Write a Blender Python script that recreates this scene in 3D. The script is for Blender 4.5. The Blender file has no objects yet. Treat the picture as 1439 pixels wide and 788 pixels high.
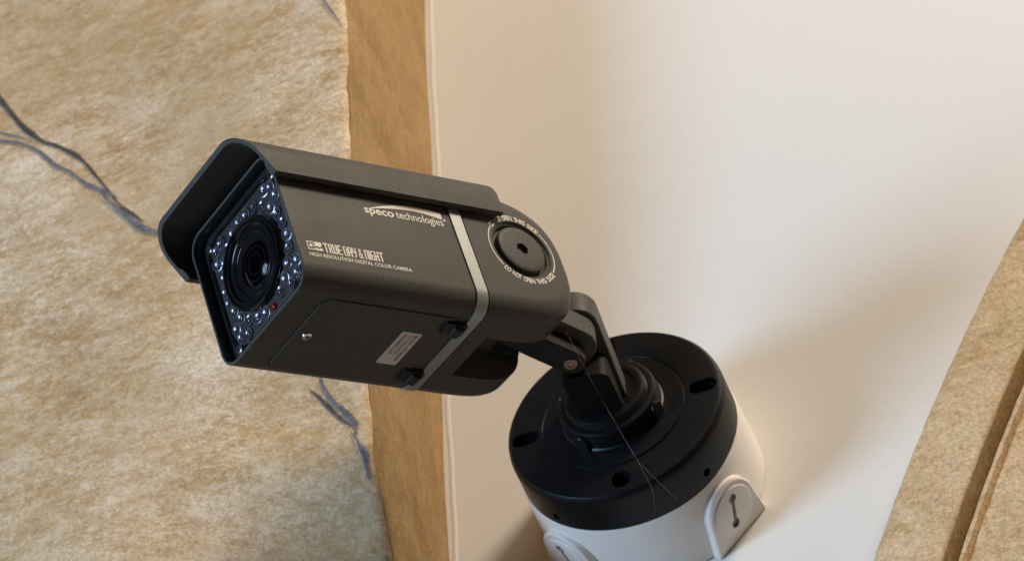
import bpy, bmesh, math, random
from mathutils import Matrix, Vector
random.seed(4)
PI = math.pi
scene = bpy.context.scene
COL = scene.collection

# ------------------------------------------------------------------ camera
cam_d = bpy.data.cameras.new('camera'); cam = bpy.data.objects.new('camera', cam_d); COL.objects.link(cam)
CAM = Vector((0.29246705, -1.18562182, -1.20428157))
right = Vector((0.935526, 0.349952, -0.048213)); down = Vector((-0.294501, 0.697250, -0.653538)); fwd = Vector((-0.195091, 0.625601, 0.755356))
cam.matrix_world = Matrix(((right.x, -down.x, -fwd.x, CAM.x), (right.y, -down.y, -fwd.y, CAM.y), (right.z, -down.z, -fwd.z, CAM.z), (0, 0, 0, 1)))
cam_d.sensor_width = 36; cam_d.lens = 4113.6 / 1439 * 36
cam_d.clip_start = 0.05; cam_d.clip_end = 50
cam_d.dof.use_dof = True; cam_d.dof.focus_distance = 1.50; cam_d.dof.aperture_fstop = 16
scene.camera = cam
scene.render.engine = 'CYCLES'
scene.render.resolution_x = 1024; scene.render.resolution_y = 560

# ------------------------------------------------------------------ light
world = bpy.data.worlds.new('World'); scene.world = world; world.use_nodes = True
bg = world.node_tree.nodes['Background']
bg.inputs['Color'].default_value = (1.0, 0.90, 0.78, 1); bg.inputs['Strength'].default_value = 0.02

def area(name, loc, target, size, power, color):
    d = bpy.data.lights.new(name, 'AREA'); d.shape = 'DISK'; d.size = size; d.energy = power; d.color = color
    o = bpy.data.objects.new(name, d); COL.objects.link(o); o.location = loc
    o.rotation_euler = (Vector(target) - Vector(loc)).to_track_quat('-Z', 'Y').to_euler()
    return o
area('warm_room_lamp', (1.45, -0.98, 1.60), (0.05, 0, 0.1), 0.55, 54, (1.0, 0.87, 0.71))
area('warm_ceiling_bounce', (1.30, -1.75, 1.85), (0.1, 0, 0.1), 2.2, 20, (1.0, 0.84, 0.67))
area('cool_daylight_window', (-1.85, -1.80, -0.80), (0, 0, 0.05), 0.85, 58, (0.50, 0.72, 1.0))

scene.view_settings.view_transform = 'Standard'; scene.view_settings.look = 'None'
scene.view_settings.exposure = 0.0; scene.view_settings.gamma = 1.0
scene.view_settings.use_curve_mapping = False

# ------------------------------------------------------------------ materials
class NT:
    def __init__(self, name):
        self.m = bpy.data.materials.new(name); self.m.use_nodes = True
        self.t = self.m.node_tree; self.b = self.t.nodes['Principled BSDF']; self.out = self.t.nodes['Material Output']
    def n(self, typ, **kw):
        nd = self.t.nodes.new(typ)
        for k, v in kw.items():
            if k in nd.inputs: nd.inputs[k].default_value = v
            else: setattr(nd, k, v)
        return nd
    def l(self, a, b): self.t.links.new(a, b)
    def noise(self, scale, detail=4, rough=.55, dist=0, vec=None):
        nd = self.n('ShaderNodeTexNoise'); nd.inputs['Scale'].default_value = scale; nd.inputs['Detail'].default_value = detail
        nd.inputs['Roughness'].default_value = rough; nd.inputs['Distortion'].default_value = dist
        if vec: self.l(vec, nd.inputs['Vector'])
        return nd
    def ramp(self, fac, stops):
        r = self.n('ShaderNodeValToRGB'); e = r.color_ramp.elements
        while len(e) < len(stops): e.new(0.5)
        for i, (p, c) in enumerate(stops):
            e[i].position = p; e[i].color = (c[0], c[1], c[2], 1) if not isinstance(c, (int, float)) else (c, c, c, 1)
        self.l(fac, r.inputs['Fac']); return r
    def mix(self, fac, a, b, mode='MIX'):
        m = self.n('ShaderNodeMix'); m.data_type = 'RGBA'; m.blend_type = mode
        for v, s in ((fac, 0), (a, 6), (b, 7)):
            if hasattr(v, 'links'): self.l(v, m.inputs[s])
            elif s == 0: m.inputs[s].default_value = v
            else: m.inputs[s].default_value = (*v, 1)
        return m.outputs[2]
    def bump(self, h, strength=.2, dist=.001, prev=None):
        b = self.n('ShaderNodeBump'); b.inputs['Strength'].default_value = strength; b.inputs['Distance'].default_value = dist
        self.l(h, b.inputs['Height'])
        if prev: self.l(prev, b.inputs['Normal'])
        self.l(b.outputs[0], self.b.inputs['Normal']); return b.outputs[0]
    def coord(self, rot=(0, 0, 0), scale=(1, 1, 1)):
        c = self.n('ShaderNodeTexCoord'); mp = self.n('ShaderNodeMapping')
        mp.inputs['Rotation'].default_value = rot; mp.inputs['Scale'].default_value = scale
        self.l(c.outputs['Object'], mp.inputs['Vector']); return mp.outputs[0]

def plain(name, col, rough=.5, metal=0, spec=.5, grain=0, gscale=3000):
    k = NT(name); k.b.inputs['Base Color'].default_value = (*col, 1); k.b.inputs['Roughness'].default_value = rough
    k.b.inputs['Metallic'].default_value = metal; k.b.inputs['Specular IOR Level'].default_value = spec
    v = k.coord()
    if grain:
        n = k.noise(gscale, 2, .6, 0, v)
        k.bump(n.outputs[0], grain, .0003)
        r = k.ramp(n.outputs[0], [(.3, tuple(c * .80 for c in col)), (.7, tuple(min(1, c * 1.2) for c in col))])
        k.l(r.outputs[0], k.b.inputs['Base Color'])
    n2 = k.noise(35, 4, .6, 0, v)
    rr = k.ramp(n2.outputs[0], [(.3, max(0, rough - .06)), (.7, min(1, rough + .06))]); k.l(rr.outputs[0], k.b.inputs['Roughness'])
    return k.m

MT = {}
MT['body'] = plain('charcoal_powder_coat', (.086, .081, .073), .50, 0, .10, .30, 900)
MT['disc'] = plain('black_powder_coat', (.0075, .0075, .0085), .36, 0, .22, .3, 900)
MT['arm'] = plain('matte_black_paint', (.008, .008, .0085), .6, 0, .12, .2, 900)
MT['black'] = plain('black_plastic', (.010, .010, .011), .4, 0, .4)
MT['gloss'] = plain('glossy_black', (.008, .008, .009), .16, 0, .5)
MT['steel'] = plain('steel', (.62, .62, .62), .28, 1)
MT['strap'] = plain('brushed_silver', (.30, .30, .29), .45, .35, .5, .1, 1500)
MT['print'] = plain('white_print', (.74, .69, .60), .6)
MT['darkprint'] = plain('dark_print', (.03, .025, .025), .7)
MT['label'] = plain('sticker', (.66, .57, .55), .5)
MT['box'] = plain('white_plastic', (.84, .775, .715), .42, 0, .4)
MT['copper'] = plain('bronze_screw', (.30, .19, .13), .4, .8)
MT['red'] = plain('red_lens', (.42, .03, .015), .2)
MT['board'] = plain('led_board', (.10, .090, .080), .40, 0, .4, .3, 900)
MT['reflector'] = plain('led_reflector', (.42, .41, .42), .24, .7)
MT['groove'] = plain('groove_black', (.012, .013, .016), .5)

def glassy(name, tint, amt, rough=.03):
    k = NT(name); t = k.t
    tr = k.n('ShaderNodeBsdfTransparent'); tr.inputs[0].default_value = (*tint, 1)
    gl = k.n('ShaderNodeBsdfGlossy'); gl.inputs['Roughness'].default_value = rough
    lw = k.n('ShaderNodeLayerWeight'); pw = k.n('ShaderNodeMath', operation='POWER'); k.l(lw.outputs['Facing'], pw.inputs[0]); pw.inputs[1].default_value = 4.0
    ma = k.n('ShaderNodeMath', operation='MULTIPLY_ADD'); k.l(pw.outputs[0], ma.inputs[0]); ma.inputs[1].default_value = .75; ma.inputs[2].default_value = ((amt - 1) / (amt + 1)) ** 2
    mx = k.n('ShaderNodeMixShader'); k.l(ma.outputs[0], mx.inputs[0]); k.l(tr.outputs[0], mx.inputs[1]); k.l(gl.outputs[0], mx.inputs[2])
    k.l(mx.outputs[0], k.out.inputs['Surface']); return k.m
MT['glass'] = glassy('window_acrylic', (.86, .86, .88), 1.42)
MT['dome'] = glassy('led_epoxy', (.84, .84, .86), 1.6, .06)
MT['lensglass'] = glassy('coated_lens', (.35, .30, .42), 1.25, .12)

def wall_mat():
    k = NT('cream_plaster'); v = k.coord()
    big = k.noise(3.0, 3, .5, 0, v); fine = k.noise(260, 3, .6, 0, v); sp = k.noise(620, 2, .5, 0, v)
    c = k.ramp(big.outputs[0], [(.3, (.73, .70, .66)), (.7, (.76, .735, .70))])
    f = k.ramp(fine.outputs[0], [(.35, .975), (.65, 1.0)])
    col = k.mix(1, c.outputs[0], f.outputs[0], 'MULTIPLY')
    s = k.ramp(sp.outputs[0], [(.66, 0), (.72, .6)])
    m = k.mix(s.outputs[0], col, (.52, .44, .34))
    k.l(m, k.b.inputs['Base Color']); k.b.inputs['Roughness'].default_value = .62; k.b.inputs['Specular IOR Level'].default_value = .25
    k.bump(fine.outputs[0], .03, .0005)
    return k.m
MT['wall'] = wall_mat()

def stone_mat(name, light, mid, dark, rot, streak=(1, 1, 4.5), ochre=None):
    k = NT(name); v = k.coord(rot=rot, scale=streak); o = k.coord()
    blotch = k.noise(13, 5, .62, .5, o)
    str1 = k.noise(42, 7, .74, .7, v)
    str2 = k.noise(130, 6, .75, .5, v)
    fine = k.noise(420, 4, .7, 0, o)
    grit = k.noise(1100, 2, .6, 0, o)
    a = k.ramp(str1.outputs[0], [(.34, dark), (.48, mid), (.64, light)])
    b = k.ramp(blotch.outputs[0], [(.34, dark), (.48, mid), (.66, light)])
    col = k.mix(.5, a.outputs[0], b.outputs[0])
    w = k.ramp(str2.outputs[0], [(.50, 0), (.66, .80)])
    col = k.mix(w.outputs[0], col, light)
    d = k.ramp(str2.outputs[0], [(.32, .60), (.46, 0)])
    col = k.mix(d.outputs[0], col, dark)
    fr = k.ramp(fine.outputs[0], [(.32, .72), (.5, 1.0), (.68, 1.20)])
    col = k.mix(1, col, fr.outputs[0], 'MULTIPLY')
    gr = k.ramp(grit.outputs[0], [(.35, .84), (.65, 1.12)])
    col = k.mix(1, col, gr.outputs[0], 'MULTIPLY')
    if ochre:
        q = k.noise(5, 3, .5, .5, o); qq = k.ramp(q.outputs[0], [(.45, 0), (.68, .55)])
        col = k.mix(qq.outputs[0], col, ochre)
    k.l(col, k.b.inputs['Base Color']); k.b.inputs['Roughness'].default_value = .72; k.b.inputs['Specular IOR Level'].default_value = .3
    n1 = k.bump(str2.outputs[0], .28, .0012); n2 = k.bump(str1.outputs[0], .2, .003, n1); k.bump(fine.outputs[0], .25, .0005, n2)
    return k.m
MT['stone'] = stone_mat('sponged_stone_paint', (.83, .69, .52), (.585, .40, .215), (.37, .205, .082), (0, math.radians(52), 0), (1.0, 1.0, 1.8), (.46, .30, .14))
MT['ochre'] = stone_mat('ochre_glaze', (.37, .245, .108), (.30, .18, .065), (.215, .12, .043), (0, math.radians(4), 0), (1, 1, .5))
MT['stone2'] = stone_mat('sponged_stone_trim', (.75, .565, .35), (.61, .42, .23), (.43, .26, .115), (0, math.radians(-35), 0), (1, 1, 1.6))

def vein_mat(name, c1, c2):
    k = NT(name); o = k.coord(); n = k.noise(160, 5, .65, .8, o); n2 = k.noise(420, 3, .6, .3, o)
    r = k.ramp(n.outputs[0], [(.35, c1), (.65, c2)]); k.l(r.outputs[0], k.b.inputs['Base Color']); k.b.inputs['Roughness'].default_value = .75
    at = k.n('ShaderNodeAttribute'); at.attribute_name = 'edge'
    s = k.n('ShaderNodeMath', operation='SUBTRACT'); k.l(at.outputs['Fac'], s.inputs[0])
    mm = k.n('ShaderNodeMath', operation='MULTIPLY'); k.l(n2.outputs[0], mm.inputs[0]); mm.inputs[1].default_value = .78
    k.l(mm.outputs[0], s.inputs[1])
    al = k.ramp(s.outputs[0], [(.0, 0), (.30, .92)]); k.l(al.outputs[0], k.b.inputs['Alpha'])
    return k.m
MT['vein_dark'] = vein_mat('dark_vein_paint', (.035, .033, .033), (.10, .088, .078))
MT['vein_blue'] = vein_mat('blue_grey_vein_paint', (.085, .09, .115), (.20, .195, .22))

# ------------------------------------------------------------------ mesh helpers
def link(name, me, mat, parent=None, M=None, smooth=32):
    o = bpy.data.objects.new(name, me); COL.objects.link(o)
    if mat: me.materials.clear(); me.materials.append(MT[mat])
    if parent: o.parent = parent
    if M is not None: o.matrix_local = M
    if smooth:
        for p in me.polygons: p.use_smooth = True
        me.set_sharp_from_angle(angle=math.radians(smooth))
    return o
def mesh(name, vs, fs, mat, parent=None, M=None, smooth=32, fix=True):
    me = bpy.data.meshes.new(name); me.from_pydata([tuple(v) for v in vs], [], fs); me.validate()
    if fix:
        bm = bmesh.new(); bm.from_mesh(me); bmesh.ops.remove_doubles(bm, verts=bm.verts, dist=1e-7); bmesh.ops.recalc_face_normals(bm, faces=bm.faces); bm.to_mesh(me); bm.free()
    return link(name, me, mat, parent, M, smooth)
def bake(o, mods):
    """run modifiers on o and keep the result as its mesh"""
    for typ, kw in mods:
        m = o.modifiers.new(typ, typ)
        for k, v in kw.items(): setattr(m, k, v)
    dg = bpy.context.evaluated_depsgraph_get(); dg.update()
    me = bpy.data.meshes.new_from_object(o.evaluated_get(dg)); o.modifiers.clear(); o.data = me
    return o
def cut(o, cutters):
    bake(o, [('BOOLEAN', dict(operation='DIFFERENCE', object=c, solver='EXACT')) for c in cutters])
    for c in cutters: bpy.data.objects.remove(c)
    for p in o.data.polygons: p.use_smooth = True
    o.data.set_sharp_from_angle(angle=math.radians(32))
def bevel(o, w, seg=2, ang=35):
    bake(o, [('BEVEL', dict(width=w, segments=seg, limit_method='ANGLE', angle_limit=math.radians(ang), harden_normals=True))])
    return o
def loft(rings, cap0=True, cap1=True):
    n = len(rings[0]); vs = [p for r in rings for p in r]; fs = []
    for i in range(len(rings) - 1):
        for j in range(n): fs.append((i * n + j, i * n + (j + 1) % n, (i + 1) * n + (j + 1) % n, (i + 1) * n + j))
    if cap0: fs.append(tuple(range(n))[::-1])
    if cap1: fs.append(tuple((len(rings) - 1) * n + j for j in range(n)))
    return vs, fs
def lathe(prof, n=64, frame=None, closed=True):
    """prof: list of (r, h); axis = local z, frame maps to space"""
    rings = [[Vector((max(r, 1e-6) * math.cos(2 * PI * j / n), max(r, 1e-6) * math.sin(2 * PI * j / n), h)) for j in range(n)] for r, h in prof]
    if frame is not None: rings = [[frame @ p for p in r] for r in rings]
    return loft(rings, closed, closed)
def frame(o, z, x=None):
    z = Vector(z).normalized(); x = Vector(x) if x else (Vector((1, 0, 0)) if abs(z.x) < .9 else Vector((0, 1, 0)))
    y = z.cross(x).normalized(); x = y.cross(z)
    return Matrix(((x.x, y.x, z.x, o[0]), (x.y, y.y, z.y, o[1]), (x.z, y.z, z.z, o[2]), (0, 0, 0, 1)))
def prism(poly, z0, z1, fr=None):
    r = [[Vector((a, b, z0)) for a, b in poly], [Vector((a, b, z1)) for a, b in poly]]
    if fr is not None: r = [[fr @ p for p in q] for q in r]
    return loft(r)
def rrect(x0, x1, y0, y1, r, n=7):
    out = []
    for cx, cy, a in ((x1 - r, y0 + r, -90), (x1 - r, y1 - r, 0), (x0 + r, y1 - r, 90), (x0 + r, y0 + r, 180)):
        for i in range(n + 1):
            t = math.radians(a + 90 * i / n); out.append((cx + r * math.cos(t), cy + r * math.sin(t)))
    return out
def stadium(L, r, n=14):
    """rounded at both ends, from -L/2 to L/2 along x"""
    out = []
    for cx, a in ((L / 2 - r, -90), (-L / 2 + r, 90)):
        for i in range(n + 1):
            t = math.radians(a + 180 * i / n); out.append((cx + r * math.cos(t), r * math.sin(t)))
    return out
def tube(pts, rad, n=6):
    rings = []
    for i, p in enumerate(pts):
        p = Vector(p); t = (Vector(pts[min(i + 1, len(pts) - 1)]) - Vector(pts[max(i - 1, 0)])).normalized()
        f = frame(p, t); r = rad[i] if isinstance(rad, (list, tuple)) else rad
        rings.append([f @ Vector((r * math.cos(2 * PI * j / n), r * math.sin(2 * PI * j / n), 0)) for j in range(n)])
    return loft(rings)
def merge(*vf):
    vs, fs = [], []
    for v, f in vf:
        k = len(vs); vs += list(v); fs += [tuple(i + k for i in q) for q in f]
    return vs, fs
def thing(name, label, cat, loc=(0, 0, 0)):
    o = bpy.data.objects.new(name, None); COL.objects.link(o); o.location = loc; o.empty_display_size = .01
    o['label'] = label; o['category'] = cat; return o
def text_vf(s, w, h, fr, offset=0, depth=.00004, spacing=1.0, align='LEFT'):
    """text scaled to fit w x h (cap box), placed with frame fr (x right, y up, z out)"""
    c = bpy.data.curves.new('t', 'FONT'); c.body = s; c.size = 1; c.offset = offset; c.space_character = spacing; c.resolution_u = 3
    o = bpy.data.objects.new('t', c); COL.objects.link(o)
    dg = bpy.context.evaluated_depsgraph_get(); dg.update(); me = bpy.data.meshes.new_from_object(o.evaluated_get(dg))
    xs = [v.co.x for v in me.vertices]; x0, x1 = min(xs), max(xs)
    sx = w / (x1 - x0) if w else h / .73; sy = h / .73
    off = -x0 if align == 'LEFT' else -(x0 + x1) / 2
    vs = [fr @ Vector(((v.co.x + off) * sx, v.co.y * sy, depth)) for v in me.vertices]; fs = [tuple(p.vertices) for p in me.polygons]
    bpy.data.objects.remove(o); bpy.data.curves.remove(c); bpy.data.meshes.remove(me)
    return vs, fs, (x1 - x0) * sx
def stroke(pts, wd, z):
    """flat strokes, each segment a quad slightly higher than the last"""
    vs, fs = [], []
    for i in range(len(pts) - 1):
        a, b = Vector(pts[i]), Vector(pts[i + 1]); d = (b - a).normalized(); nn = Vector((-d.y, d.x)) * wd / 2
        a2, b2 = a - d * wd / 2, b + d * wd / 2; zz = z + (i % 3) * .000004; k = len(vs)
        vs += [(*(a2 - nn), zz), (*(b2 - nn), zz), (*(b2 + nn), zz), (*(a2 + nn), zz)]; fs.append((k, k + 1, k + 2, k + 3))
    return vs, fs

# ------------------------------------------------------------------ setting: the plaster wall
def grid_sheet(xs, zs, fy):
    vs = [(x, fy(x, z), z) for z in zs for x in xs]; nx = len(xs)
    fs = [(j * nx + i, j * nx + i + 1, (j + 1) * nx + i + 1, (j + 1) * nx + i) for j in range(len(zs) - 1) for i in range(nx - 1)]
    return vs, fs
def lin(a, b, n): return [a + (b - a) * i / (n - 1) for i in range(n)]
WX = -0.1285
XL, XR, ZB, ZT = -1.15, 1.15, -0.75, 1.35
wall_v, wall_f = prism([(WX - .02, 0), (XR, 0), (XR, .12), (WX - .02, .12)], ZB, ZT)
wall = mesh('wall', wall_v, wall_f, 'wall'); wall['kind'] = 'structure'

# painted bead of plaster where the wall meets the ochre return
# ------------------------------------------------------------------ left: stone-painted pier standing proud of the wall
pier = thing('stone_painted_pier', 'tan sponge-painted stone pier with grey veins, standing proud left of the cream wall', 'pier', (WX, 0, ZB))
EDGE = [(-.75, -.085), (-.2, -.085), (-.0873, -.0957), (-.0084, -.124), (.10, -.141), (.2186, -.1518), (.3646, -.1555), (1.35, -.157)]
def edge_y(z):
    for (z0, y0), (z1, y1) in zip(EDGE, EDGE[1:]):
        if z <= z1: t = (z - z0) / (z1 - z0); t = t * t * (3 - 2 * t); return y0 + (y1 - y0) * t
    return EDGE[-1][1]
def wob(z, k): return .0005 * math.sin(z * 61 + k) + .0004 * math.sin(z * 143 + 2 * k) + .0002 * math.sin(z * 617 + k * 3)
def pier_y(x, z):
    d = WX - x; t = min(1, max(0, d / .16)); t = t * t * (3 - 2 * t)
    e = edge_y(z); y = e + (-.150 - e) * t
    return y + .0035 * max(0, 1 - d / .005) ** 2 + .0007 * math.sin(x * 41 + z * 23) + .0006 * math.sin(x * 97 - z * 71)
zs = lin(ZB, ZT, 320)
xs = [WX - .0005, WX - .0015, WX - .003, WX - .005] + [WX - .005 - (.0125 * i) for i in range(1, 14)] + lin(WX - .18, XL, 100)
vs = []; nx = len(xs)
for z in zs:
    for i, x in enumerate(xs): vs.append((x + (wob(z, 1) if i < 4 else 0) - WX, pier_y(x, z), z - ZB))
fs = [(j * nx + i, j * nx + i + 1, (j + 1) * nx + i + 1, (j + 1) * nx + i) for j in range(len(zs) - 1) for i in range(nx - 1)]
k0 = len(vs)   # back and far sides, to give the pier its depth
for z in (ZB, ZT):
    vs += [(XL - WX, -.02, z - ZB), (XL - WX, .12, z - ZB), (-.012, .12, z - ZB)]
fs += [(nx - 1, k0, k0 + 3, (len(zs) - 1) * nx + nx - 1), (k0, k0 + 1, k0 + 4, k0 + 3)]
face = mesh('stone_face', vs, fs, 'stone', pier, smooth=40)
# ochre return between the stone face and the wall
vs = []; NR = 10
for z in zs:
    e = pier_y(WX - .0005, z)
    for i in range(NR):
        t = i / (NR - 1); vs.append((wob(z, 1) * (1 - t) + .0006 * math.sin(9 * t + z * 30) - .0004, e + (.0002 - e) * t - .0001, z - ZB))
fs = [(j * NR + i, j * NR + i + 1, (j + 1) * NR + i + 1, (j + 1) * NR + i) for j in range(len(zs) - 1) for i in range(NR - 1)]
mesh('ochre_return', vs, fs, 'ochre', pier, smooth=40)
# rounded plaster bead at the inner corner
vs, fs = tube([(WX + .0036 + .0004 * math.sin(z * 37) + .0003 * math.sin(z * 91), .0043, z) for z in lin(ZB, ZT, 120)], .0047, 24)
bd = mesh('plaster_bead', vs, fs, 'wall', wall, smooth=60)

def ribbon(name, pts, mat, back=.0005, on='face'):
    """painted vein lying on the pier; pts: (x, z, half width)"""
    P = []
    for i in range(len(pts) - 1):
        p0, p1, p2, p3 = pts[max(0, i - 1)], pts[i], pts[i + 1], pts[min(len(pts) - 1, i + 2)]
        for s in range(8):
            t = s / 8
            P.append([.5 * (2 * b + (c - a) * t + (2 * a - 5 * b + 4 * c - d) * t * t + (3 * b - a - 3 * c + d) * t ** 3) for a, b, c, d in zip(p0, p1, p2, p3)])
    P.append(list(pts[-1])); vs, fs, ed = [], [], []
    ks = (-1, -.6, -.2, .2, .6, 1)
    for i, (x, z, w) in enumerate(P):
        a, b = P[max(0, i - 1)], P[min(len(P) - 1, i + 1)]; d = Vector((b[0] - a[0], b[1] - a[1]))
        if d.length < 1e-9: d = Vector((1, 0))
        d.normalize(); nn = Vector((-d.y, d.x)); w = max(w, .0003) * (1 + .14 * math.sin(i * .53) + .12 * math.sin(i * .21 + 1))
        endf = min(1, i / 10, (len(P) - 1 - i) / 10); w *= .35 + .65 * endf
        for q in ks:
            X, Z = x + nn.x * w * q, z + nn.y * w * q
            if on == 'face': X = min(X, WX - .001); vs.append((X - WX, pier_y(X, Z) - back, Z - ZB))
            else: vs.append((.0007 + back, X, Z - ZB))
            ed.append((1 - q * q) * (.3 + .7 * endf) + .12)
    m = len(ks)
    for i in range(len(P) - 1):
        for j in range(m - 1): fs.append((i * m + j, i * m + j + 1, (i + 1) * m + j + 1, (i + 1) * m + j))
    o = mesh(name, vs, fs, mat, pier, smooth=60, fix=False)
    at = o.data.attributes.new('edge', 'FLOAT', 'POINT')
    for i, v in enumerate(ed): at.data[i].value = v
    return o
def px_on(px, py, origin, nrm):
    d = right * ((px - 719.5) / 4113.6) + down * ((py - 394) / 4113.6) + fwd
    o, nrm = Vector(origin), Vector(nrm); t = (o - CAM).dot(nrm) / d.dot(nrm); return CAM + d * t
def fp(px, py, w):
    y = -.15
    for _ in range(6): q = px_on(px, py, (0, y, 0), (0, 1, 0)); y = pier_y(min(q.x, WX - .001), q.z)
    return (q.x, q.z, max(w, 3.2) * .00033)
V = lambda L: [fp(*p) for p in L]
ribbon('painted_vein', V([(-60, 95, 8), (-20, 120, 8), (5, 146, 8), (32, 178, 8), (58, 198, 6), (80, 206, 6), (100, 215, 8), (118, 228, 5), (134, 246, 2), (152, 268, 3), (166, 286, 3), (190, 304, 5), (206, 316, 3)]), 'vein_dark')
ribbon('painted_vein', V([(-60, 190, 5), (-20, 196, 5), (20, 201, 5), (52, 212, 5), (80, 234, 5), (100, 243, 4), (120, 258, 6), (142, 268, 7), (158, 276, 4), (172, 281, 2)]), 'vein_blue', .0006)
ribbon('painted_vein', V([(-40, 183, 3), (0, 187, 4), (30, 194, 3), (58, 206, 2)]), 'vein_blue', .0005)
ribbon('painted_vein', V([(142, 270, 2), (150, 282, 4), (172, 300, 6), (195, 318, 9), (215, 326, 7), (245, 332, 6), (280, 350, 5)]), 'vein_blue', .0008)
ribbon('painted_vein', V([(448, 520, 3), (455, 545, 5), (470, 567, 6), (487, 582, 8), (500, 600, 5), (500, 618, 2)]), 'vein_blue', .0006)
ribbon('painted_vein', V([(432, 546, 2), (446, 556, 4), (462, 572, 6), (480, 590, 5), (496, 602, 3)]), 'vein_dark', .0005)
ribbon('painted_vein', V([(470, 562, 3), (484, 576, 5), (498, 590, 4), (510, 602, 3)]), 'vein_blue', .0007)
ribbon('painted_vein', V([(492, 604, 3), (502, 620, 3), (511, 640, 4), (520, 668, 4), (524, 690, 3)]), 'vein_blue', .0008)
ribbon('painted_vein', V([(508, 626, 2), (514, 634, 6), (519, 648, 6), (523, 664, 5)]), 'vein_blue', .0006)
ribbon('painted_vein', V([(444, -20, 2), (458, 6, 3), (470, 22, 3), (484, 42, 2)]), 'vein_blue', .0006)
def rp(px, py, w): q = px_on(px, py, (WX, 0, 0), (1, 0, 0)); return (q.y, q.z, w * .0008)
ribbon('painted_vein', [rp(*p) for p in [(527, 680, 2.5), (533, 700, 2), (540, 735, 2), (547, 770, 2), (552, 810, 2)]], 'vein_blue', .0006, 'return')

# ------------------------------------------------------------------ right: raked stone-painted moulding on the wall
trim = thing('stone_painted_moulding', 'brown sponge-painted stone moulding running at a slant up the cream wall', 'moulding', (.122, 0, -.125))
HA = .030
A0 = Vector((.1222, -.1250)); A1 = Vector((.2499, .1081)); ed = (A1 - A0); L0 = ed.length; ed.normalize(); pn = Vector((ed.y, -ed.x))
def sweep(profile, name, mat):
    """profile: (t across, height) points swept along the slanted edge"""
    ss = lin(-.75, L0 + .75, 150); vs = []; m = len(profile)
    for s in ss:
        t0 = s / L0; sag = -.0055 * (1 - ((t0 - .5) / .5) ** 2) if -.6 < t0 < 1.6 else .0055 * 3.84 + .00025 * math.sin(s * 43) + .0002 * math.sin(s * 131 + 1)
        for t, h in profile:
            p = A0 + ed * s + pn * (t + sag * (1 if t < .12 else 0)); jig = .0004 * math.sin(s * 190 + t * 900)
            vs.append((p.x - .122, -h - (jig if h > .001 else 0), p.y + .125))
    fs = [(i * m + j, i * m + (j + 1) % m, (i + 1) * m + (j + 1) % m, (i + 1) * m + j) for i in range(len(ss) - 1) for j in range(m)]
    return mesh(name, vs, fs, mat, trim, smooth=50)
sweep([(.004, -.0005), (.001, .024), (.0, .028), (.002, .0298), (.008, .0302), (.020, .0299), (.0255, .0301), (.0280, .0312), (.0310, .0308), (.0365, .0300), (.0385, .0294), (.0390, .0285), (.0390, -.0005)], 'face_band', 'stone2')
sweep([(.0391, -.0005), (.0391, .0284), (.0396, .0280), (.0430, .0200), (.0432, -.0005)], 'step_return', 'ochre')  # ochre here carries both the paint and the step's shade
sweep([(.0434, -.0005), (.0435, .0200), (.0450, .0228), (.0475, .0230), (.0492, .0206), (.0494, -.0005)], 'bead', 'stone2')
sweep([(.0496, -.0005), (.0497, .0196), (.0530, .0198), (.30, .0198), (.30, -.0005)], 'inner_field', 'stone2')

# ------------------------------------------------------------------ white junction box on the wall
MF = Matrix(((1, 0, 0, 0), (0, 0, -1, 0), (0, 1, 0, 0), (0, 0, 0, 1)))   # local z -> world -y (out of the wall), local y -> world z
jb = thing('junction_box', 'white round plastic junction box screwed to cream wall under the black mount', 'junction box')
vs, fs = lathe([(.0575, .0005), (.0672, .0005), (.0676, .0020), (.0676, .004), (.0664, .0440), (.0655, .0462), (.064, .0466), (.055, .0466)], 128, MF)
mesh('box_body', vs, fs, 'box', jb, smooth=30)
for a in (-45, 225):
    t = math.radians(a); rad = Vector((math.cos(t), 0, math.sin(t))); tan = Vector((-math.sin(t), 0, math.cos(t)))
    # frame: x tangent, y out of wall, z radial
    n_ = Vector((0, -1, 0)); sx = n_.cross(rad)
    F = Matrix(((sx.x, n_.x, rad.x, 0), (sx.y, n_.y, rad.y, 0), (sx.z, n_.z, rad.z, 0), (0, 0, 0, 1)))
    poly = [(-.0215, .0006), (.0215, .0006)] + [(.0185 * math.cos(i * PI / 20), .0215 + .0190 * math.sin(i * PI / 20)) for i in range(0, 21)]
    r0 = [F @ Vector((x * 1.0, y, .045)) for x, y in poly]; r1 = [F @ Vector((x, y, .0688)) for x, y in poly]
    r2 = [F @ Vector((x * .965, .0006 + (y - .0006) * .97, .0698)) for x, y in poly]
    vs, fs = loft([r0, r1, r2]); hub = mesh('conduit_hub', vs, fs, 'box', jb, smooth=35)
    PF = F @ Matrix.Translation((0, .0205, .0698))
    vs, fs = lathe([(.0155, -.002), (.0155, .0002), (.0152, .0007), (.0146, .0009), (.0005, .0009)], 48, PF)
    plug = mesh('knockout_plug', vs, fs, 'box', hub, smooth=35)
    R18 = Matrix.Rotation(math.radians(90 - (16 if a in (-45, 135) else -16)), 4, 'Z')
    # dog-bone screwdriver slot
    bone = []
    rb, rs, hl = .0030, .0013, .0084
    a0 = math.asin(rs / rb)
    for sgn in (1, -1):
        for i in range(13):
            q = -PI + a0 + (2 * PI - 2 * a0) * i / 12; bone.append((sgn * (hl + rb * math.cos(q)), sgn * rb * math.sin(q)))
    vs, fs = prism(bone, -.0014, .0040, PF @ R18); cut(plug, [mesh('c', vs, fs, None, None, smooth=0)]); cut(hub, [mesh('c', vs, fs, None, None, smooth=0)])
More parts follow.
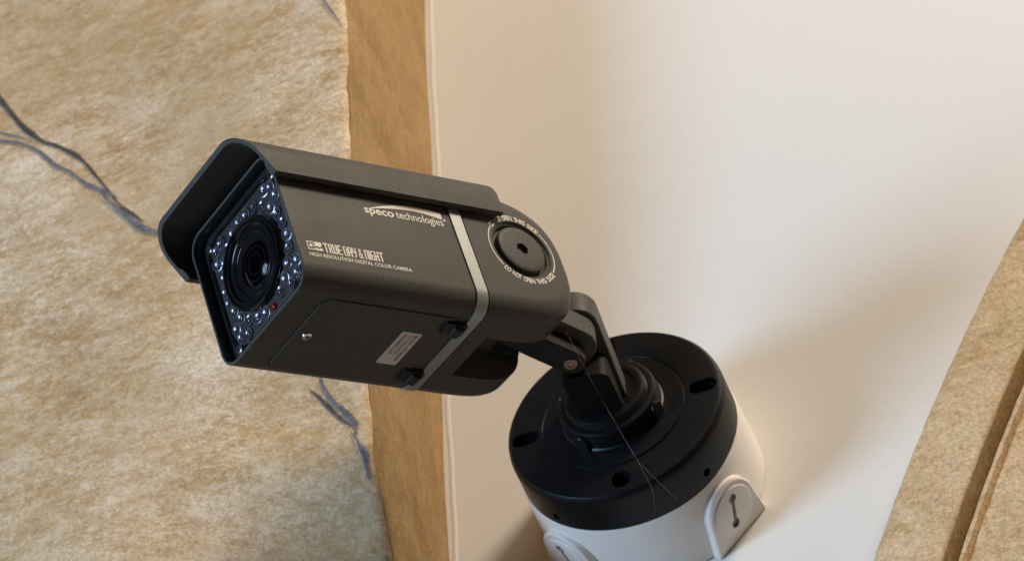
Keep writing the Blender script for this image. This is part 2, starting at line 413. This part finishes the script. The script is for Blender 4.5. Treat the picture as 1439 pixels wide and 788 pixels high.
# ------------------------------------------------------------------ the security camera
K = .871e-3
P0 = CAM + .871 * (Vector((-0.14410809, -0.17752113, 0.07009039)) - CAM)
Au = Vector((0.5720396, 0.7462778, 0.3403530)); Bv = Vector((-0.1472112, -0.3148009, 0.9376722)); Cw = Vector((-0.8069074, 0.5864895, 0.0702181))
BM = Matrix(((Au.x, Cw.x, Bv.x, P0.x), (Au.y, Cw.y, Bv.y, P0.y), (Au.z, Cw.z, Bv.z, P0.z), (0, 0, 0, 1)))   # local x = back, y = across, z = up
sc = thing('security_camera', 'black bullet security camera with sunshade on a jointed arm and round mount', 'security camera')
def q(u, w, v): return Vector((u * K, w * K, v * K))
W_, H_, RF = 94.4, 98.0, 13.0
def ring(u, ins):
    return [q(u, a, b) for a, b in rrect(ins, W_ - ins, ins, H_ - ins, max(RF - ins, 1), 9)]
vs, fs = loft([ring(8.2, 2.4), ring(.6, 2.0), ring(.12, 1.7), ring(0, 1.2), ring(.1, .6), ring(.8, 0), ring(60, 0), ring(135.2, 0), ring(135.9, .5)])
front = mesh('housing', vs, fs, 'body', sc, BM, smooth=35)
front.data.materials.append(MT['black'])          # recess round the window: its shade put in as a black colour
for p in front.data.polygons:
    us = [front.data.vertices[i].co.x / K for i in p.vertices]
    if max(us) < 8.4 and max(us) - min(us) > 3 or min(us) > 8.0 and max(us) < 8.4: p.material_index = 1
# rear housing: rounded tail, lofted across the width
def sect(w):
    e = min(w, W_ - w); d = 0 if e >= RF else RF - math.sqrt(max(0, RF * RF - (RF - e) ** 2))
    pts = [(136.8, d), (145, d), (154, d)]
    rx, ry = 53.5 - d * .75, 49 - d
    for i in range(33):
        t = -PI / 2 + PI * i / 32; c, s = math.cos(t), math.sin(t); ex = 2 / (3.0 if s < 0 else 2.4)
        pts.append((161 + rx * abs(c) ** ex, 49 + ry * math.copysign(abs(s) ** ex, s)))
    pts += [(154, H_ - d), (145, H_ - d), (136.8, H_ - d)]
    return [q(u, w, v) for u, v in pts]
wl = [RF * (1 - math.cos(PI / 2 * i / 9)) for i in range(10)]
wl = wl + [30, 47.2, 64.4] + [W_ - x for x in reversed(wl)]
vs, fs = loft([sect(w) for w in wl]); rear = mesh('rear_housing', vs, fs, 'body', sc, BM, smooth=35)
def cutter(vf): 
    c = mesh('c', vf[0], vf[1], None, None, None, smooth=0); c.matrix_world = BM; return c
SF = Matrix(((K, 0, 0, 0), (0, 0, -K, 0), (0, K, 0, 0), (0, 0, 0, 1)))      # near side: x = u, y = v, z = out of the side (mm)
BF = Matrix(((0, K, 0, 0), (K, 0, 0, 0), (0, 0, -K, 0), (0, 0, 0, 1)))      # underside: x = w, y = u, z = down (mm)
PC = (177.0, 51.5)
PF = SF @ Matrix.Translation((PC[0], PC[1], 0))
vs1 = prism(rrect(150, 230, -9, 24, 5), -67.5, -28.5, SF)
vs2 = prism(rrect(188, 236, -12, 72, 6), -66.5, -29.5, SF)
vs3 = lathe([(.01, -4.0), (19.0, -4.0), (19.8, -3.4), (20.0, -1.8), (21.8, -.7), (22.4, .8), (.01, .8)], 96, PF)
vs4 = tube([q(192, 14.5, 3), q(240, 14.5, 3)], 9.5 * K, 32)
cut(rear, [cutter(vs1), cutter(vs2), cutter(vs3), cutter(vs4)])
# pivot plug with hex socket
vs, fs = lathe([(17.4, -3.9), (17.6, -.6), (17.2, .3), (16.2, .8), (14.5, 1.0), (.01, 1.2)], 96, PF)
pl = mesh('pivot_plug', vs, fs, 'body', sc, BM, smooth=35)
hexa = [(4.6 * math.cos(i * PI / 3 + .2), 4.6 * math.sin(i * PI / 3 + .2)) for i in range(6)]
cut(pl, [cutter(prism(hexa, -1.6, 3, PF))])
# ring print round the plug
def arc_strip(r, a0, a1, wd, z, fr, n=28):
    vs, fs = [], []
    for i in range(n + 1):
        t = math.radians(a0 + (a1 - a0) * i / n)
        for rr in (r - wd / 2, r + wd / 2): vs.append(fr @ Vector((rr * math.cos(t), rr * math.sin(t), z)))
    for i in range(n): fs.append((2 * i, 2 * i + 1, 2 * i + 3, 2 * i + 2))
    return vs, fs
parts = [arc_strip(24.6, -38, 38, .75, .15, PF), arc_strip(24.6, 142, 218, .75, .15, PF)]
def arc_text(s, r, mid, span, h, flip):
    n = len(s); out = []
    for i, ch in enumerate(s):
        if ch == ' ': continue
        f = (i + .5) / n - .5
        ang = math.radians(mid - f * span if not flip else mid + f * span)
        rot = ang - PI / 2 if not flip else ang + PI / 2
        fr = PF @ Matrix.Translation((r * math.cos(ang), r * math.sin(ang), 0)) @ Matrix.Rotation(rot, 4, 'Z') @ Matrix.Translation((0, -h / 2, 0))
        v, f2, _ = text_vf(ch, None if ch == 'I' else h * .70, h, fr, .02, .15, 1, 'C'); out.append((v, f2))
    return out
parts += arc_text('DO NOT OPEN THIS SIDE', 24.8, 90, 98, 3.7, False) + arc_text('DO NOT OPEN THIS SIDE', 24.8, -90, 98, 3.7, True)
vs, fs = merge(*parts); mesh('ring_lettering', vs, fs, 'print', sc, BM, smooth=0, fix=False)

# --- side print
def at(u, v): return SF @ Matrix.Translation((u, v, 0))
a = text_vf('speco', 22.0, 6.0, at(60.0, 59.6), .022, .15)
b = text_vf('technologies', 36.0, 6.0, at(83.6, 59.6), .006, .15)
dot = arc_strip(.6, 0, 360, .7, .15, at(121.2, 64.4), 10)
vs, fs = merge(a[:2], b[:2], dot); mesh('brand_lettering', vs, fs, 'print', sc, BM, smooth=0, fix=False)
# crescent swoosh over the name
top = [(63.5, 63.2), (68, 65.0), (73.8, 66.8), (83.5, 69.2), (91.7, 70.4), (99.7, 70.9), (106, 70.8), (112.1, 70.5), (119.8, 69.4)]
bot = [(63.5, 63.1), (68, 64.0), (73.3, 65.0), (82.8, 66.4), (90.7, 67.2), (98.8, 67.5), (105, 67.1), (111.0, 66.3), (119.7, 64.6)]
vs = [SF @ Vector((u, v, .15)) for u, v in top] + [SF @ Vector((u, v, .15)) for u, v in bot]; n = len(top)
mesh('brand_swoosh', vs, [(i, i + 1, n + i + 1, n + i) for i in range(n - 1)], 'print', sc, BM, smooth=0, fix=False)
# "TRUE DAY & NIGHT" in squared techno strokes on a 4 x 8 grid
G = {'T': ([[(0, 8), (4, 8)], [(2, 8), (2, 0)]], 4), 'R': ([[(0, 0), (0, 8), (3.4, 8), (3.4, 4.4), (0, 4.4)], [(1.6, 4.4), (3.6, 0)]], 3.6), 'U': ([[(0, 8), (0, 0), (3.4, 0), (3.4, 8)]], 3.4),
     'E': ([[(3.4, 8), (0, 8), (0, 0), (3.4, 0)], [(0, 4), (3, 4)]], 3.4), 'D': ([[(0, 0), (0, 8), (2.4, 8), (3.4, 6.8), (3.4, 1.2), (2.4, 0), (0, 0)]], 3.4), 'A': ([[(0, 0), (0, 8), (3.4, 8), (3.4, 0)], [(0, 3.4), (3.4, 3.4)]], 3.4),
     'Y': ([[(0, 8), (0, 4), (3.4, 4)], [(3.4, 8), (3.4, 2), (1.8, 0)]], 3.4), '&': ([[(3.8, 0), (.8, 6), (.8, 8), (2.6, 8), (2.6, 6), (0, 3), (0, 0), (2.4, 0), (3.6, 3.4)]], 3.8), 'N': ([[(0, 0), (0, 8), (3.4, 8), (3.4, 0)]], 3.4),
     'I': ([[(0, 0), (0, 8)]], 0), 'G': ([[(3.4, 8), (0, 8), (0, 0), (3.4, 0), (3.4, 4), (1.8, 4)]], 3.4), 'H': ([[(0, 0), (0, 8)], [(3.4, 0), (3.4, 8)], [(0, 4), (3.4, 4)]], 3.4)}
cx = 0; segs = []
for ch in 'TRUE DAY & NIGHT':
    if ch == ' ': cx += 2.0; continue
    g, wd = G[ch]
    for pl_ in g: segs.append([(x + cx, y) for x, y in pl_])
    cx += wd + 2.1
sx = 43.5 / cx; sy = 6.3 / 8; fr = at(19.6, 22.4); parts = []
for k, s in enumerate(segs):
    v, f = stroke([(x * sx, y * sy) for x, y in s], .95, .15 + .01 * (k % 2)); parts.append(([fr @ Vector(p) for p in v], f))
vs, fs = merge(*parts); mesh('slogan_lettering', vs, fs, 'print', sc, BM, smooth=0, fix=False)
a = text_vf('HIGH RESOLUTION DIGITAL COLOR CAMERA', 74.0, 2.7, at(7.2, 17.9), .014, .15); mesh('caption_lettering', a[0], a[1], 'print', sc, BM, smooth=0, fix=False)
# small day/night emblem: framed square with a sun, solid square with a landscape
fr = at(7.6, 22.6); parts = []
def poly_(pts, z=.15): return ([fr @ Vector((x, y, z)) for x, y in pts], [tuple(range(len(pts)))])
for p in ([(0, 0), (5.0, 0), (5.0, .7), (0, .7)], [(0, 5.6), (5, 5.6), (5, 6.3), (0, 6.3)], [(0, .7), (.6, .7), (.6, 5.6), (0, 5.6)], [(4.6, .7), (5, .7), (5, 5.6), (4.6, 5.6)]): parts.append(poly_(p))
parts.append(poly_([(2.6 + (1.7 if i % 2 else .95) * math.cos(i * PI / 6), 3.3 + (1.7 if i % 2 else .95) * math.sin(i * PI / 6)) for i in range(12)]))
parts.append(poly_([(5.5, 2.6), (7.0, 3.4), (8.4, 2.4), (10.0, 3.8), (10.4, 3.6), (10.4, 6.3), (5.5, 6.3)])); parts.append(poly_([(5.5, 0), (10.4, 0), (10.4, 1.6), (9.2, 2.2), (7.8, 1.0), (6.4, 2.0), (5.5, 1.4)]))
vs, fs = merge(*parts); mesh('emblem', vs, fs, 'print', sc, BM, smooth=0, fix=False)

# --- sunshade: bent sheet with beaded lower edges, raked front
def shade_profile():
    w0, w1, vt, vb, r = -6.0, 102.5, 106.3, 74.7, 19.2; r2 = r - 2.6
    o = [(w0, vb)]
    for i in range(11): t = PI - PI / 2 * i / 10; o.append((w0 + r + r * math.cos(t), vt - r + r * math.sin(t)))
    for i in range(11): t = PI / 2 - PI / 2 * i / 10; o.append((w1 - r + r * math.cos(t), vt - r + r * math.sin(t)))
    o += [(w1, vb)]
    inn = [(w1 - 3.9, vb - .4), (w1 - 4.6, vb + 1.5), (w1 - 4.4, vb + 5.5), (w1 - 2.6, vb + 7.6)]
    for i in range(11): t = PI / 2 * i / 10; inn.append((w1 - r + r2 * math.cos(t), vt - r + r2 * math.sin(t)))
    for i in range(11): t = PI / 2 + PI / 2 * i / 10; inn.append((w0 + r + r2 * math.cos(t), vt - r + r2 * math.sin(t)))
    inn += [(w0 + 2.6, vb + 7.6), (w0 + 4.4, vb + 5.5), (w0 + 4.6, vb + 1.5), (w0 + 3.9, vb - .4)]
    return o + inn
SP = shade_profile(); cw, cv = 46.7, 100
def srow(u, rake, shr=0): return [q(u - rake * (v - 74.7), cw + (w - cw) * (1), v) for w, v in SP]
vs, fs = loft([srow(-2.9 + t * 170.4, .61 * (1 - t) ** 4) for t in lin(0, 1, 18)])
sh = mesh('sunshade', vs, fs, 'body', sc, BM, smooth=28)
vs, fs = prism(rrect(34, 60, 97.8, 104.2, 1), 55, 110, Matrix(((0, 0, K, 0), (K, 0, 0, 0), (0, K, 0, 0), (0, 0, 0, 1)))); mesh('sunshade_rail', vs, fs, 'body', sc, BM)

# --- silver strap round the housing, clips on the underside
def strap_ring(u, off):
    pts = []
    c = rrect(-off, W_ + off, -off, H_ + off, RF + off, 9)
    return [q(u, a, b) for a, b in c]
vs, fs = loft([strap_ring(126.6, .05), strap_ring(126.6, .9), strap_ring(135.0, .9), strap_ring(135.0, .05)], False, False)
mesh('strap', vs, fs, 'strap', sc, BM, smooth=35)
for w in (22.0, 70.5):
    v1 = prism(rrect(w - 5.2, w + 5.2, 112, 127.5, 1.5), -.4, 3.6, BF)
    v2 = tube([BF @ Vector((w - 3.6, 121.5, 3.2)), BF @ Vector((w + 3.6, 121.5, 3.2))], 3.9 * K, 16)
    vs, fs = merge(v1, v2); mesh('strap_clip', vs, fs, 'black', sc, BM, smooth=40)

# --- underside: access panel, screw, sticker
pan = [(14.5, 26.5), (20, 21.0), (78, 21.0), (83, 26), (83, 117), (14.5, 117)]
def inset_poly(p, d):
    c = Vector((sum(a for a, b in p) / len(p), sum(b for a, b in p) / len(p))); return [(a + d * (1 if a < c.x else -1), b + d * (1 if b < c.y else -1)) for a, b in p]
vs, fs = loft([[BF @ Vector((*p, .02)) for p in inset_poly(pan, -.7)], [BF @ Vector((*p, .05)) for p in inset_poly(pan, -.65)]])
mesh('panel_groove_line', vs, fs, 'groove', sc, BM, smooth=0)  # thin black sheet that draws the groove's dark line round the panel
vs, fs = loft([[BF @ Vector((*p, .0)) for p in pan], [BF @ Vector((*p, .7)) for p in pan], [BF @ Vector((*p, 1.0)) for p in inset_poly(pan, .3)]])
panel = mesh('access_panel', vs, fs, 'body', sc, BM, smooth=30)
def screw(name, fr, r, mat, hexr, h=1.6, parent=sc, M=BM):
    vs, fs = lathe([(r, -.6), (r, h * .45), (r * .93, h * .75), (r * .7, h), (.01, h * 1.02)], 32, fr)
    o = mesh(name, vs, fs, mat, parent, M, smooth=35)
    c = mesh('c', *prism([(hexr * math.cos(i * PI / 3), hexr * math.sin(i * PI / 3)) for i in range(6)], h * .2, h * 3, fr), None, None, None, smooth=0)
    if M is not None: c.matrix_world = M
    cut(o, [c]); return o
screw('panel_screw', BF @ Matrix.Translation((48.4, 28.9, 1.0)), 3.2, 'steel', 1.5)
vs, fs = prism(rrect(32.5, 64.0, 89.2, 104.2, 1.5, 4), .95, 1.12, BF); lab = mesh('sticker', vs, fs, 'label', sc, BM, smooth=30)
parts = []
for s, u, wd in (('MODEL: HT7246IHR', 99.6, 26), ('TV TYPE:NTSC', 95.6, 19.5), ('25050480013 64', 91.8, 19.5)):
    a = text_vf(s, wd, 2.6, BF @ Matrix.Translation((34.5, u, 1.12)), .012, .03); parts.append(a[:2])
vs, fs = merge(*parts); mesh('sticker_print', vs, fs, 'darkprint', lab, smooth=0, fix=False)

# --- front: bezel, window, lens, LEDs
FF = Matrix(((0, 0, -K, 0), (-K, 0, 0, 0), (0, K, 0, 0), (0, 0, 0, 1)))   # x = -w, y = v, z = forward (mm); mirrored width kept by the minus sign
def ff(w, v, u): return FF @ Matrix.Translation((-w, v, -u))
cw, cv = 47.2, 49.0
oct_ = []
def window_poly(ins):
    # square with corners cut back round the screws
    x0, x1, y0, y1 = 8 + ins, 86.4 - ins, 9 + ins, 89 - ins; c = 13.5
    return [(-x, y) for x, y in ((x0, y0 + c), (x0 + 3.5, y0 + c - 9), (x0 + c - 9 + 1.5, y0 + 3), (x0 + c, y0), (x1 - c, y0), (x1 - 4, y0 + 3.2), (x1 - 2.5, y0 + c - 9.5), (x1, y0 + c), (x1, y1 - c), (x1 - 3, y1 - c + 9), (x1 - c + 8, y1 - 3), (x1 - c, y1), (x0 + c, y1), (x0 + 5, y1 - 3), (x0 + 3, y1 - c + 9.5), (x0, y1 - c))]
def frm(pts, z): return [FF @ Vector((x, y, z)) for x, y in pts]
outer = [(-a, b) for a, b in rrect(2.7, W_ - 2.7, 2.7, H_ - 2.7, 10.3, 3)]
vs, fs = loft([frm(window_poly(0), -9.5), frm(window_poly(0), -6.6), frm(window_poly(-1.0), -6.2), frm(window_poly(-1.6), -6.4), frm(window_poly(-1.7), -9.5)], False, False)
mesh('window_frame', vs, fs, 'gloss', sc, BM, smooth=30)
vs, fs = prism(rrect(-W_ + 2.7, -2.7, 2.7, H_ - 2.7, 10.2, 6), -8.15, -7.9, FF); mesh('bezel', vs, fs, 'black', sc, BM)
vs, fs = loft([frm(window_poly(.1), -7.85), frm(window_poly(.1), -7.80)]); mesh('led_board', vs, fs, 'board', sc, BM, smooth=0)
# lens barrel: nested rings going inward
LF = ff(47.6, 48.2, 0)
prof = [(29.0, -7.8), (29.0, -3.4), (28.4, -2.6), (27.4, -2.4), (26.9, -3.0), (26.6, -3.9), (25.6, -3.9), (25.2, -2.9), (24.2, -2.7), (23.7, -3.4), (23.2, -5.0), (20.6, -5.4), (20.2, -5.0), (19.4, -5.0), (19.0, -6.0), (15.4, -6.6), (15.0, -6.2), (14.2, -6.2), (13.8, -7.0), (.01, -7.2)]
vs, fs = lathe(prof, 96, LF); ln = mesh('lens', vs, fs, 'gloss', sc, BM, smooth=25)
vs, fs = lathe([(13.9, -7.0), (12, -6.0), (9, -5.0), (5, -4.3), (.01, -4.0)], 64, LF); mesh('front_element', vs, fs, 'lensglass', ln, smooth=60)
for (r0, r1, z) in ((10.4, 11.2, -6.9), (6.4, 7.0, -6.8)):
    vs, fs = lathe([(r0, z - .1), (r0, z + .4), (r1, z + .4), (r1, z - .1)], 48, LF, False); mesh('iris_ring', vs, fs, 'board', ln, smooth=30)
# infrared LEDs
spots = []
for i in range(24):
    t = 2 * PI * (i + .5) / 24; R = 34.0; x, y = 47.4 + R * math.cos(t), 48.8 + R * math.sin(t); spots.append((x, y))
for sx_ in (-1, 1):
    for sy_ in (-1, 1):
        for dx, dy in ((34.6, 24.3), (25.2, 34.6), (32.4, 32.0)):
            x, y = 47.2 + sx_ * dx, 49 + sy_ * dy
            if all((x - a) ** 2 + (y - b) ** 2 > 48 for a, b in spots): spots.append((x, y))
led_me = dome_me = None
for x, y in spots:
    if abs(x - 44) < 5 and y < 17.5: continue
    M = BM @ ff(x, y, 0)
    M = BM @ Matrix.Translation(q(7.7, x, y)) @ Matrix.Rotation(math.radians(random.uniform(-13, 13)), 4, 'Z') @ Matrix.Rotation(math.radians(random.uniform(-13, 13)), 4, 'Y')
    if led_me is None:
        LL = Matrix(((0, 0, -K, 0), (-K, 0, 0, 0), (0, K, 0, 0), (0, 0, 0, 1)))
        vs, fs = lathe([(4.2, -.3), (4.2, .9), (3.8, 1.0), (2.9, .3), (1.0, .1), (.01, .1)], 20, LL); o = mesh('led', vs, fs, 'reflector', sc, M, smooth=40); led_me = o.data
        vs, fs = lathe([(3.0, .2), (3.0, .7), (2.75, 1.2), (2.05, 1.75), (1.0, 2.05), (.01, 2.15)], 20, LL); d = mesh('led_dome', vs, fs, 'dome', o, smooth=60); dome_me = d.data
    else:
        o = bpy.data.objects.new('led', led_me); COL.objects.link(o); o.parent = sc; o.matrix_local = M
        d = bpy.data.objects.new('led_dome', dome_me); COL.objects.link(d); d.parent = o
vs, fs = lathe([(2.4, -7.9), (2.4, -6.6), (1.8, -5.9), (.01, -5.6)], 24, ff(43.5, 13.2, 0)); mesh('status_light', vs, fs, 'red', sc, BM, smooth=50)
# clear window, standing in front of the board with a hole for the lens
wp = window_poly(.3); n = 96; cxw, cyw = -47.6, 48.2
outer = []
for i in range(n):
    t = 2 * PI * i / n; d = Vector((math.cos(t), math.sin(t))); best = None
    for j in range(len(wp)):
        a = Vector(wp[j]) - Vector((cxw, cyw)); b = Vector(wp[(j + 1) % len(wp)]) - Vector((cxw, cyw)); e = b - a; den = d.x * e.y - d.y * e.x
        if abs(den) < 1e-9: continue
        s = (a.x * e.y - a.y * e.x) / den; tt = (a.x * d.y - a.y * d.x) / den
        if s > 0 and -1e-6 <= tt <= 1 + 1e-6 and (best is None or s < best): best = s
    outer.append((cxw + d.x * best, cyw + d.y * best))
inner = [(cxw + 29.6 * math.cos(2 * PI * i / n), cyw + 29.6 * math.sin(2 * PI * i / n)) for i in range(n)]
vs, fs = loft([frm(inner, -5.5), frm(outer, -5.5), frm(outer, -4.7), frm([(a * .99 + cxw * .01, b * .99 + cyw * .01) for a, b in outer], -4.5), frm(inner, -4.5), frm(inner, -5.5)], False, False)
mesh('window', vs, fs, 'glass', sc, BM, smooth=30)
for w, v in ((10.8, 86.2), (84, 86.5), (84, 11.2), (10.8, 11.2)):
    screw('bezel_screw', ff(w, v, 7.6), 3.0, 'steel', 1.4, 1.8)
    
# ------------------------------------------------------------------ mount: disc, collar, arm
def slot_cut(a, r, L, wd, d0, d1):
    t = math.radians(a); R = MF @ Matrix.Rotation(t, 4, 'Z') @ Matrix.Translation((r, 0, 0))
    return mesh('c', *prism(stadium(L, wd / 2), d0, d1, R), None, None, None, smooth=0)
prof = [(.040, .0468), (.0648, .0468), (.0655, .0474), (.0655, .0482), (.0652, .0680), (.0646, .0708), (.0630, .0725), (.0610, .0729), (.0432, .0731), (.0428, .0727), (.0423, .0727), (.0419, .0737), (.0300, .0740), (.0005, .0740)]
vs, fs = lathe(prof, 160, MF); disc = mesh('mount_disc', vs, fs, 'disc', sc, None, smooth=28)
cs = [slot_cut(a, .0535, .0165, .0100, .055, .09) for a in (0, 90, 180)] + [slot_cut(270, .0535, .0120, .0115, .055, .09)]
t = math.radians(-47); rad = Vector((math.cos(t), 0, math.sin(t)))
cs.append(mesh('c', *lathe([(.0026, -.012), (.0026, .01)], 24, frame(rad * .0655 + Vector((0, -.0535, 0)), rad)), None, None, None, smooth=0))
cs.append(mesh('c', *lathe([(.0026, -.012), (.0026, .01)], 24, frame(Vector((-rad.x, 0, rad.z)) * .0655 + Vector((0, -.0535, 0)), Vector((-rad.x, 0, rad.z)))), None, None, None, smooth=0))
cut(disc, cs); bevel(disc, .0004, 2, 40)
for a in (0, 90, 180, 270):
    t = math.radians(a); rr_ = .0535 + (.0028 if a != 270 else 0)
    fr = MF @ Matrix.Translation((rr_ * math.cos(t), rr_ * math.sin(t), .0625 if a == 0 else .0552)) @ Matrix.Scale(.001, 4)
    vs, fs = lathe([(3.4, -1), (3.4, 1.0), (2.6, 2.0), (.01, 2.6)], 28, fr); s = mesh('mount_screw', vs, fs, 'steel' if a != 270 else 'black', sc, smooth=40)
    cc = mesh('c', *merge(prism([(-2, -.4), (2, -.4), (2, .4), (-2, .4)], 1.2, 4, fr)), None, None, None, smooth=0)
    cc2 = mesh('c', *prism([(-.4, -2), (.4, -2), (.4, 2), (-.4, 2)], 1.3, 4, fr), None, None, None, smooth=0)
    cut(s, [cc, cc2])
vs, fs = lathe([(.0305, .0735), (.0305, .0748), (.0296, .0756), (.0290, .0850), (.0284, .0858), (.0270, .0862), (.0248, .0862), (.0245, .0866), (.0242, .0885), (.0234, .0897), (.0220, .0902), (.0190, .0900), (.0180, .0893), (.0005, .0893)], 128, MF)
col = mesh('swivel_collar', vs, fs, 'disc', sc, smooth=28)
for a in (-28, -128, 62, 150):
    t = math.radians(a); R = MF @ Matrix.Rotation(t, 4, 'Z')
    poly = [(-.0048, .0742), (.0048, .0742), (.0048, .0800)] + [(.0048 * math.cos(i * PI / 10), .0800 + .0045 * math.sin(i * PI / 10)) for i in range(1, 10)] + [(-.0048, .0800)]
    ring0 = [R @ Vector((.0275, x, y)) for x, y in poly]; ring1 = [R @ Vector((.0308, x, y)) for x, y in poly]; ring2 = [R @ Vector((.0315, x * .85, .0742 + (y - .0742) * .93)) for x, y in poly]
    vs, fs = loft([ring0, ring1, ring2]); mesh('collar_lug', vs, fs, 'disc', sc, smooth=40)

EL = Vector((-.0035, -.134, .0036)); D = Vector((-.589, -.808, -.009)).normalized(); Zu = Vector((0, 0, 1)); Yu = Zu.cross(D).normalized()
# lower arm: post with an upper cheek rising to the elbow
def box_(x0, x1, y0, y1, z0, z1): return loft([[Vector((x, y, z0)) for x, y in ((x0, y0), (x1, y0), (x1, y1), (x0, y1))], [Vector((x, y, z1)) for x, y in ((x0, y0), (x1, y0), (x1, y1), (x0, y1))]])
poly = [(-.0160, -.0885), (.0105, -.0885), (.0105, -.1130)] + [(.0045 + .0060 * math.cos(t), -.1130 - .0055 * math.sin(t)) for t in [PI * i / 20 for i in range(1, 11)]] + [(-.003, -.1205), (-.0110, -.1225), (-.0155, -.119)]
vs, fs = loft([[Vector((x, y, z)) for x, y in poly] for z in (-.0160, .0050)]); la = mesh('lower_arm', vs, fs, 'arm', sc); bevel(la, .0009, 2)
poly = [(-.0150, -.0885), (.0130, -.0885)]
for i in range(17):
    t = math.radians(0 - 180 * i / 16); poly.append((EL.x * .3 + .0140 * math.cos(t), EL.y + .0145 * math.sin(t)))
def cheek(x, y, top):
    s = max(0, min(1, (-.0885 - y) / .048)); return Vector((x, y, (.008 + .0165 * s) if top else (-.0075 + .0155 * s)))
vs, fs = loft([[cheek(x, y, 0) for x, y in poly], [cheek(x, y, 1) for x, y in poly]]); ck = mesh('arm_cheek', vs, fs, 'body', sc); bevel(ck, .0014, 2)
# upper arm: tongue running back into the camera tail
UF = Matrix(((D.x, Yu.x, 0, EL.x), (D.y, Yu.y, 0, EL.y), (D.z, Yu.z, 1, EL.z), (0, 0, 0, 1)))
poly = [(.058, -.0140), (.058, .0140)] + [(.0135 * math.cos(t) , .0140 * math.sin(t)) for t in [PI / 2 + PI * i / 16 for i in range(17)]]
vs, fs = prism(poly, -.0110, .0038, UF); ua = mesh('upper_arm', vs, fs, 'body', sc); bevel(ua, .0012, 2)
poly = [(.058, -.0085), (.058, .0070)] + [(.002 + .0095 * math.cos(t), -.0007 + .0078 * math.sin(t)) for t in [PI / 2 + PI * i / 12 for i in range(13)]]
vs, fs = prism(poly, -.0225, -.0112, UF); lug = mesh('arm_lug', vs, fs, 'disc', sc); bevel(lug, .0008, 2)
SFm = UF @ Matrix.Translation((.0015, -.001, -.0224)) @ Matrix.Rotation(PI, 4, 'X') @ Matrix.Scale(.001, 4)
vs, fs = lathe([(3.9, -.5), (3.9, .5), (3.5, .8), (2.4, .8), (2.2, .2), (.01, .2)], 32, SFm); mesh('elbow_screw', vs, fs, 'copper', sc, smooth=35)
# slot in the cheek end
# ------------------------------------------------------------------ cobweb thread
def pt(px, py, y): return px_on(px, py, (0, y, 0), (0, 1, 0))
cw_ = thing('cobweb', 'thin pale cobweb thread hanging from the camera arm across the black mount', 'cobweb', tuple(pt(795, 468, -.17)))
base = cw_.location
def thread(pts, r):
    P = [pt(*p) - base for p in pts]; out = []
    for i in range(len(P) - 1):
        for s in range(6): out.append(P[i].lerp(P[i + 1], s / 6) + Vector((random.uniform(-1, 1), random.uniform(-1, 1), random.uniform(-1, 1))) * .0002)
    out.append(P[-1]); vs, fs = tube(out, [r * random.uniform(.6, 1.5) for _ in out], 5); mesh('thread', vs, fs, 'thread', cw_, smooth=60, fix=False)
MT['thread'] = plain('cobweb_silk', (.20, .18, .15), .7)
thread([(795, 466, -.170), (812, 497, -.162), (828, 528, -.135), (850, 568, -.105), (872, 607, -.092), (896, 648, -.082), (905, 664, -.0765)], .00007)
thread([(905, 664, -.0765), (918, 690, -.0760), (921, 722, -.060)], .00005)
thread([(896, 648, -.0800), (925, 676, -.0760), (951, 702, -.0668)], .00005)
